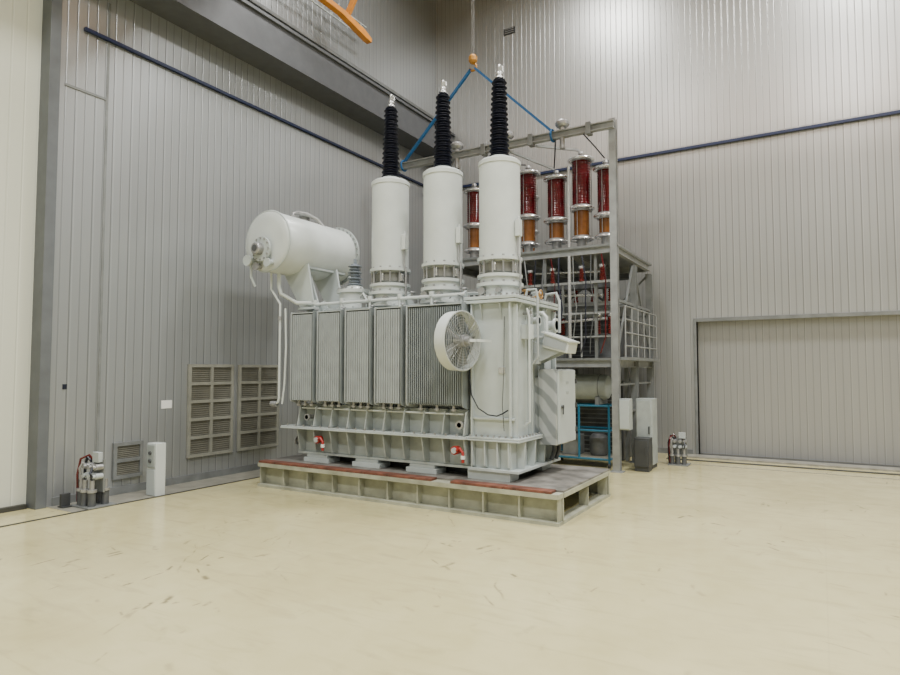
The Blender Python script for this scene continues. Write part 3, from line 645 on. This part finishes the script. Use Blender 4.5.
brace((-3.08,RY0+0.05,1.78),(-3.08,RY0+0.05,3.45),0.045); brace((-3.95,RY0+0.05,1.78),(-3.95,RY0+0.05,3.45),0.045)
brace((-4.2,RY0,0.02),(-4.2,RY0,1.6),0.06); brace((-4.2,RY1,0.02),(-4.2,RY1,1.6),0.06)
brace((-2.9,10.9,0.02),(-2.9,10.9,1.62),0.06)
brace((RX0,RY1,2.6),(RX1,RY1,2.6),0.04); brace((-4.4,RY1,1.8),(-4.4,RY1,3.45),0.06); brace((-4.4,RY1,1.8),(RX1,RY1,3.4),0.03)
brace((-4.4,10.33,1.78),(-4.4,10.33,2.68),0.05,None,'darkmid'); brace((-3.75,10.33,1.78),(-3.75,10.33,2.68),0.05,None,'darkmid'); brace((-3.1,10.33,2.74),(-3.1,10.33,3.45),0.05,None,'darkmid')
brace((-4.1,10.93,2.74),(-3.2,10.93,3.45),0.04,None,'darkmid'); brace((-3.2,10.93,2.74),(-4.1,10.93,3.45),0.04,None,'darkmid')
def rail(p, q, r=0.012): make('railing', B().cyl(p, q, r, 8), 'rackbeam', rk)
for y in (9.85,10.25,10.65,11.05,11.45,12.0): rail((RX1+0.13,y,1.79),(RX1+0.13,y,2.6),0.012)
for z in (1.97,2.18,2.39,2.6): rail((RX1+0.13,9.85,z),(RX1+0.13,12.0,z))
for x in (-4.5,-3.9,-3.3): rail((x,RY0-0.04,1.79),(x,RY0-0.04,2.5),0.015)
make('toe_board', B().box(RX1+0.06,RX1+0.17,9.8,12.05,1.74,1.79), 'steelpaint', rk)
make('post', B().cyl((-3.5,RY0-0.02,3.6),(-3.5,RY0-0.02,4.95),0.022,10), 'alu', rk)
make('post', B().cyl((-3.5,RY0-0.02,1.78),(-3.5,RY0-0.02,3.45),0.03,12), 'alu', rk)
make('post', B().cyl((-4.45,RY0,1.78),(-4.45,RY0,3.45),0.03,12), 'alu', rk)
for i in range(2): make('upper_cable_tray', B().box(-5.6,RX1-0.1,11.0-i*0.9,11.2-i*0.9,3.20-i*0.25,3.22-i*0.25).box(-5.6,RX1-0.1,10.98-i*0.9,11.0-i*0.9,3.20-i*0.25,3.29-i*0.25), 'darkmid', rk)

bm_ = empty('lifting_beam', (-4.8, 9.6, 5.42), "pale grey steel beam hanging from two blue slings", "lifting beam")
make('beam_body', B().ibeam_x(-6.85,-2.70,9.60,5.40,5.52,0.10,0.018), 'rackbeam', bm_)
make('beam_cap', B().cyl((-6.85,9.6,5.45),(-6.91,9.6,5.45),0.08,16), 'white2', bm_)
for x in (-5.55, -4.55, -3.55):
    make('suspension_cap', B().lathe([(0.05,5.52),(0.05,5.57),(0.09,5.58),(0.115,5.61),(0.115,5.65),(0.08,5.69),(0,5.705)], (x,9.6,0), n=24), 'steel', bm_)
    make('suspension_rod', B().cyl((x,9.6,5.40),(x,9.6,5.22),0.045,12), 'steel', bm_)
for x in (-5.0,-4.1,-3.1): make('beam_clamp', B().box(x-0.04,x+0.04,9.53,9.67,5.36,5.55), 'steelpaint', bm_)
A = V((-5.22, 9.6, 7.02))
for xe, lab in ((-6.72, "blue webbing sling from crane hook to beam end"), (-3.72, "blue webbing sling from crane hook to beam")):
    e = V((xe, 9.6, 5.53)); d = (e-A).normalized(); s0 = A + d*0.06
    g = B().bar(s0, e, 0.05, 0.04)
    g.torus((xe,9.6,5.465),(1,0,0),0.095,0.018,20,6)
    make('lifting_sling', g, 'bluesling', label=lab, category="lifting sling", group="blue slings on crane hook")
hk = empty('crane_hook', (-5.22,9.6,6.95), "yellow crane hook block holding blue slings", "crane hook")
make('hook_block', B().lathe([(0.0,0.12),(0.05,0.13),(0.08,0.17),(0.08,0.24),(0.05,0.28),(0,0.29)], (-5.22,9.6,6.95), n=20), 'yellow', hk)
pts = [(-5.22+0.065*math.sin(a), 9.6, 7.01+0.065*math.cos(a)) for a in [math.radians(k) for k in range(0, 275, 20)]]
make('hook', B().tube(pts, 0.02, 10), 'yellow', hk)
for dx in (-0.02,0.02): make('wire_rope', B().cyl((-5.22+dx,9.6,7.22),(-5.22+dx,9.6,H),0.003,6), 'steel', hk)

# voltage dividers
def divider(x, y, top, r, mid, zb=3.596):
    e = empty('voltage_divider', (x,y,zb), "dark red and amber resin cylinder with aluminium rings", "voltage divider", group="red and amber dividers on rack deck")
    make('base_plate', B().lathe([(r+0.05,zb),(r+0.05,zb+0.03),(r+0.02,zb+0.04),(0.08,zb+0.05),(0.08,zb+0.24),(r+0.02,zb+0.25),(r+0.02,zb+0.28)], (x,y,0), n=28), 'steel', e)
    z0 = zb+0.28
    make('lower_cylinder', B().lathe([(r*0.88,z0),(r*0.88,mid-0.05)], (x,y,0), n=32), 'amber', e)
    pr = [(r,mid+0.05)]; n = 16
    for i in range(n):
        z = mid+0.06+(top-mid-0.12)*i/n; h = (top-mid-0.12)/n
        pr += [(r,z),(r+0.006,z+h*0.3),(r+0.006,z+h*0.6),(r,z+h*0.9)]
    make('upper_cylinder', B().lathe(pr+[(r,top-0.04)], (x,y,0), n=32), 'redtube', e)
    make('joint_flange', B().lathe([(r+0.02,mid-0.05),(r+0.02,mid-0.03),(0.09,mid-0.02),(0.09,mid+0.02),(r+0.02,mid+0.03),(r+0.02,mid+0.05)], (x,y,0), n=28), 'steel', e)
    make('top_cap', B().lathe([(r+0.02,top-0.04),(r+0.02,top-0.01),(0.04,top),(0.04,top+0.09),(0.05,top+0.10),(0.04,top+0.14),(0,top+0.15)], (x,y,0), n=28), 'steel', e)
    make('corona_ring', B().torus((x,y,mid),(0,0,1),r+0.055,0.024,32,10), 'alu', e)
    make('corona_ring', B().torus((x,y,top-0.01),(0,0,1),r+0.055,0.024,32,10), 'alu', e)
    make('corona_ring', B().torus((x,y,zb+0.23),(0,0,1),r+0.045,0.02,32,8), 'alu', e)
    for k in range(3):
        a = 2*math.pi*k/3+0.4; make('tie_rod', B().cyl((x+(r+0.02)*math.cos(a),y+(r+0.02)*math.sin(a),z0),(x+(r+0.02)*math.cos(a),y+(r+0.02)*math.sin(a),top-0.02),0.005,6), 'steel', e)
for x, y, top, r, mid in ((-5.58,10.3,4.98,0.13,4.30),(-4.47,10.3,5.14,0.145,4.32),(-3.93,10.3,4.96,0.15,4.20),(-3.475,10.3,5.22,0.15,4.36),(-3.05,10.3,5.0,0.13,4.18),(-4.9,11.3,5.0,0.14,4.30)):
    divider(x, y, top, r, mid)
jl = "thin dark jumper cable from beam to red divider"
make('jumper_cable', B().tube([(-3.68,9.62,5.40),(-3.8,9.9,5.2),(-3.93,10.2,5.12)],0.012,8), 'black', label=jl, category="cable")
make('jumper_cable', B().tube([(-3.2,9.62,5.40),(-3.1,9.9,5.26),(-3.05,10.25,5.17)],0.012,8), 'black', label=jl, category="cable")
make('jumper_cable', B().tube([(-4.6,9.66,5.40),(-4.62,9.9,5.22),(-4.50,10.25,5.29)],0.012,8), 'black', label=jl, category="cable")
make('jumper_busbar', B().bar((-4.55,9.68,5.38),(-3.95,10.25,5.12),0.035), 'rackbeam', label="pale grey busbar sloping from beam to red divider", category="busbar")
make('jumper_busbar', B().bar((-4.05,9.68,5.38),(-3.50,10.25,5.38),0.035), 'rackbeam', label="pale grey busbar sloping from beam to red divider", category="busbar")

def coil(x, y, z0, h, r, mat):
    e = empty('reactor_tank', (x,y,z0), "grey drum reactor with two red-brown post insulators", "reactor", group="drum reactors on rack deck")
    make('drum', B().lathe([(r,z0),(r,z0+0.03),(r-0.03,z0+0.035),(r-0.03,z0+h-0.035),(r,z0+h-0.03),(r,z0+h),(0,z0+h+0.02)], (x,y,0), n=32), mat, e)
    for dx in (-r*0.5, r*0.5):
        make('post_insulator', B().lathe([(0.05,z0+h)]+shed_profile(z0+h+0.01,z0+h+0.30,0.03,0.026,8,0.02)+[(0,z0+h+0.31)], (x+dx,y,0), n=16), 'brownins', e)
        make('electrode', B().lathe([(0.0,0.0),(0.04,0.015),(0.055,0.045),(0.04,0.08),(0,0.09)], (x+dx,y,z0+h+0.30), n=20), 'alu', e)
coil(-3.2,10.62,1.775,0.42,0.2,'darkmid'); coil(-4.05,10.62,1.775,0.42,0.2,'steelpaint'); coil(-4.7,10.6,1.775,0.5,0.22,'darkmid')
def unit_box(x0,x1,y0,y1,z0,z1,mat,label):
    e = empty('equipment_cabinet', ((x0+x1)/2,(y0+y1)/2,z0), label, "electrical cabinet", group="dark equipment cabinets in rack")
    make('body', B().box(x0,x1,y0,y1,z0,z1), mat, e, bevel=0.01)
    g = B()
    n = int((z1-z0)/0.08)
    for i in range(1,n): g.box(x0+0.05,x1-0.05,y0-0.02,y0-0.001,z0+i*0.08-0.01,z0+i*0.08+0.01)
    make('ribbed_front', g, 'steelpaint', e)
    make('top_rim', B().box(x0-0.02,x1+0.02,y0-0.02,y1+0.02,z1,z1+0.03), 'steelpaint', e)
dl = "dark grey ribbed equipment cabinet standing inside steel rack"
unit_box(-4.15,-3.0,11.0,11.6,0.0,1.35,'darkmid',dl)
unit_box(-5.5,-4.4,10.6,11.4,0.0,1.4,'darkmid',dl)
unit_box(-4.6,-3.2,11.35,11.85,1.775,2.5,'darkmid',dl)
unit_box(-5.7,-4.95,10.4,11.2,1.775,2.6,'darkmid',dl)
def small_post(x,y,z0,h,mat='brownins'):
    e = empty('post_insulator_unit', (x,y,z0), "small red-brown post insulator with silver cap on rack beam", "insulator", group="post insulators on rack beams")
    make('insulator_body', B().lathe([(0.04,z0),(0.04,z0+0.02)]+shed_profile(z0+0.02,z0+h,0.028,0.024,8,0.02), (x,y,0), n=16), mat, e)
    make('cap', B().lathe([(0.03,z0+h),(0.05,z0+h+0.015),(0.05,z0+h+0.05),(0,z0+h+0.06)], (x,y,0), n=18), 'alu', e)
for x in (-4.5,-4.2,-3.9,-3.6,-3.3,-3.0): small_post(x, 10.33, 2.742, 0.28)
for x in (-4.2,-3.8,-3.3,-2.96): small_post(x, RY0, 3.022, 0.2)
cl = "loose dark cable hanging down front of steel rack"
for k, x in enumerate((-4.35,-4.25,-4.05,-3.9,-3.78,-3.64,-3.4,-3.25,-3.1,-2.93)):
    o = random.uniform(-0.06,0.06)
    make('hanging_cable', B().tube([(x,9.62,3.42),(x+0.03+o,9.60,3.0),(x+0.06,9.60,2.6+o),(x+0.02+o,9.60,2.1),(x-0.03,9.62,1.85)],random.choice((0.008,0.011,0.014)),8), ('black','steelpaint','black','darkmid','redtube')[k%5], label=cl, category="cable", group="loose cables on rack front")
for (xa,ya,za,xb,yb,zb) in ((-4.3,9.9,2.85,-3.0,9.9,2.80),(-4.5,9.95,2.35,-2.95,9.95,2.42),(-4.2,10.0,3.25,-3.0,10.0,3.2)):
    make('busbar_pipe', B().cyl((xa,ya,za),(xb,yb,zb),0.024,12), 'alu', label="silver tube busbar running through the rack", category="busbar", group="tube busbars in rack")

# teal trolley with horizontal tank
tt = empty('tube_trolley', (-3.35,10.2,0), "teal tubular steel trolley with pump on rack floor", "trolley")
x0,x1,y0,y1 = -3.95,-2.95,9.98,10.5
for x in (x0,x1):
    for y in (y0,y1): make('upright', B().cyl((x,y,0.06),(x,y,1.0),0.02,10), 'teal', tt)
for z in (0.14,0.6,1.0):
    for y in (y0,y1): make('crossbar', B().cyl((x0,y,z),(x1,y,z),0.018,10), 'teal', tt)
    for x in (x0,x1): make('crossbar', B().cyl((x,y0,z),(x,y1,z),0.018,10), 'teal', tt)
make('upright', B().cyl((-3.45,y0,0.14),(-3.45,y0,1.0),0.02,10), 'teal', tt)
make('tray', B().box(x0,x1,y0,y1,0.15,0.17), 'strip', tt)
make('pump', B().lathe([(0.0,0),(0.13,0.01),(0.15,0.05),(0.15,0.3),(0.1,0.36),(0,0.37)], (-3.2,10.24,0.17), n=24), 'darkmid', tt)
make('motor_box', B().box(-3.78,-3.5,10.1,10.4,0.17,0.5), 'steelpaint', tt, bevel=0.01)
for x in (x0,x1):
    for y in (y0,y1): make('castor', B().cyl((x-0.015,y,0.045),(x+0.015,y,0.045),0.045,16), 'dark', tt)
ht = empty('horizontal_tank', (-3.45,10.24,1.02), "pale grey horizontal tank lying on teal trolley", "tank")
make('tank_shell', B().lathe([(0.0,0),(0.12,0.01),(0.19,0.05),(0.21,0.10),(0.21,0.85),(0.19,0.90),(0.12,0.94),(0,0.95)], (-3.93,10.24,1.30),(1,0,0),32), 'tankgrey', ht)
for x in (-3.75,-3.15):
    make('saddle', B().box(x-0.03,x+0.03,9.99,10.49,1.018,1.14), 'steelpaint', ht)
    make('tank_band', B().torus((x,10.24,1.30),(1,0,0),0.212,0.008,36,6), 'steelpaint', ht)

def cabinet(name, x0,x1,y0,y1,z1,mat,dmat,label):
    e = empty(name, ((x0+x1)/2,(y0+y1)/2,0), label, "electrical cabinet")
    make('plinth', B().box(x0+0.01,x1-0.01,y0+0.01,y1-0.01,0,0.06), 'dark', e)
    make('body', B().box(x0,x1,y0,y1,0.06,z1), mat, e, bevel=0.006)
    make('door', B().box(x0+0.015,x1-0.015,y0-0.015,y0,0.08,z1-0.03), dmat, e, bevel=0.004)
    make('handle', B().box(x1-0.06,x1-0.04,y0-0.03,y0-0.015,z1*0.5,z1*0.5+0.12), 'dark', e)
    return e
cabinet('distribution_cabinet',-2.60,-2.34,10.3,10.65,1.12,'tankgrey','tankgrey',"light grey steel electrical cabinet beside rack column")
cabinet('distribution_cabinet',-2.55,-2.32,9.95,10.2,0.52,'dark','dark',"small dark grey floor cabinet in front of light cabinet")
e = empty('floor_junction_box', (-7.32,4.98,0), "white upright junction box standing near wall vent", "electrical box")
make('body', B().box(-7.40,-7.22,4.91,5.05,0.0,0.66), 'white2', e, bevel=0.005)
make('lower_panel', B().box(-7.39,-7.23,4.90,4.91,0.01,0.33), 'white', e, bevel=0.003)
make('socket_panel', B().box(-7.385,-7.235,4.895,4.91,0.36,0.64), 'tankgrey', e, bevel=0.003)
for z in (0.44,0.54): make('socket', B().cyl((-7.31,4.895,z),(-7.31,4.875,z),0.022,14), 'darkmid', e)
wb = empty('switch_box', (-2.62,9.78,1.0), "light grey switch box fixed on rack column", "switch box")
make('box_body', B().box(-2.70,-2.54,9.68,9.86,0.66,1.14), 'tankgrey', wb, bevel=0.005)
make('box_cover', B().box(-2.69,-2.55,9.665,9.68,0.68,1.12), 'white', wb, bevel=0.003)

def pedestal(cx, cy, sc, label):
    e = empty('valve_pedestal', (cx,cy,0), label, "pedestal")
    def P(dx,dy,z): return (cx+dx*sc, cy+dy*sc, z*sc)
    make('base_plate', B().box(cx-0.18*sc,cx+0.18*sc,cy-0.16*sc,cy+0.16*sc,0,0.02), 'steelpaint', e)
    for dx, dy in ((-0.11,-0.08),(0.0,-0.10),(0.10,-0.08),(-0.05,0.08),(0.08,0.08)):
        make('pipe_stub', B().cyl(P(dx,dy,0.02),P(dx,dy,0.17),0.04*sc,16), 'darkmid', e)
        make('coupling', B().cyl(P(dx,dy,0.17),P(dx,dy,0.20),0.05*sc,16).cyl(P(dx,dy,0.20),P(dx,dy,0.30),0.025*sc,12), 'steel', e)
    make('back_plate', B().box(cx-0.12*sc,cx+0.14*sc,cy+0.02*sc,cy+0.04*sc,0.16*sc,0.52*sc), 'steelpaint', e)
    for z in (0.34,0.44):
        for dx in (-0.07,0.03,0.11): make('connector', B().cyl(P(dx,0.02,z),P(dx,-0.06,z),0.034*sc,14).cyl(P(dx,-0.06,z),P(dx,-0.09,z),0.024*sc,14), 'steel' if (z>0.4) else 'fin2', e)
    make('meter', B().box(cx+0.0*sc,cx+0.12*sc,cy-0.03*sc,cy+0.02*sc,0.49*sc,0.60*sc), 'fin2', e, bevel=0.004)
    make('hose', B().tube([P(-0.14,-0.1,0.05),P(-0.16,-0.1,0.35),P(-0.14,-0.08,0.52),P(-0.08,-0.02,0.56),P(-0.06,0.02,0.50)],0.013*sc,8), 'redtube', e)
    make('hose', B().tube([P(-0.18,0,0.02),P(-0.19,0,0.4),P(-0.15,0,0.54),P(-0.06,0.02,0.46)],0.016*sc,8), 'black', e)
    make('hose', B().tube([P(-0.11,-0.08,0.30),P(-0.12,-0.10,0.42),P(-0.10,-0.08,0.48),P(-0.07,-0.02,0.44)],0.014*sc,8), 'steel', e)
    make('hose', B().tube([P(0.10,-0.08,0.30),P(0.13,-0.12,0.38),P(0.11,-0.09,0.44)],0.012*sc,8), 'black', e)
pedestal(-7.36, 4.22, 1.05, "grey connector pedestal with couplings and dark hoses beside wall")
pedestal(-2.07, 11.0, 0.9, "small grey connector pedestal with dark hoses near rolling gate")
make('foot_bracket', B().box(-7.62,-7.5,3.95,4.05,0,0.02).box(-7.58,-7.54,3.95,4.05,0.02,0.16), 'dark', label="small dark floor bracket at gate frame", category="bracket")

# ------------------------------------------------------------ lights
def area(loc, sx, sy, power, col=(1.0,0.985,0.94), rot=(0,0,0)):
    l = bpy.data.lights.new('hall_light','AREA'); l.shape='RECTANGLE'; l.size=sx; l.size_y=sy; l.energy=power; l.color=col
    l.spread = math.radians(155)
    o = bpy.data.objects.new('hall_light', l); C.objects.link(o); o.location=loc; o.rotation_euler=rot
    o["label"]="rectangular high bay hall lamp under ceiling"; o["category"]="lamp"
for x, k in ((-4.3,0.8), (1.0,1.2), (6.5,1.0)):
    for y, ky in ((-4.0,1.0), (3.0,1.05), (8.8,0.9)):
        area((x,y,H-0.15), 1.2, 1.2, 500*k*ky)
w = bpy.data.worlds.new("World"); bpy.context.scene.world = w; w.use_nodes = True
w.node_tree.nodes["Background"].inputs[0].default_value = (0.9,0.95,1,1)
w.node_tree.nodes["Background"].inputs[1].default_value = 0.3

# ------------------------------------------------------------ camera
cam = bpy.data.cameras.new("camera"); cam.sensor_width = 36; cam.lens = 36*623/900; cam.clip_end = 100
co_ = bpy.data.objects.new("camera", cam); C.objects.link(co_)
co_.location = (0,0,1.6); co_.rotation_euler = (math.radians(90+2.9), 0, math.radians(30.7))
bpy.context.scene.camera = co_
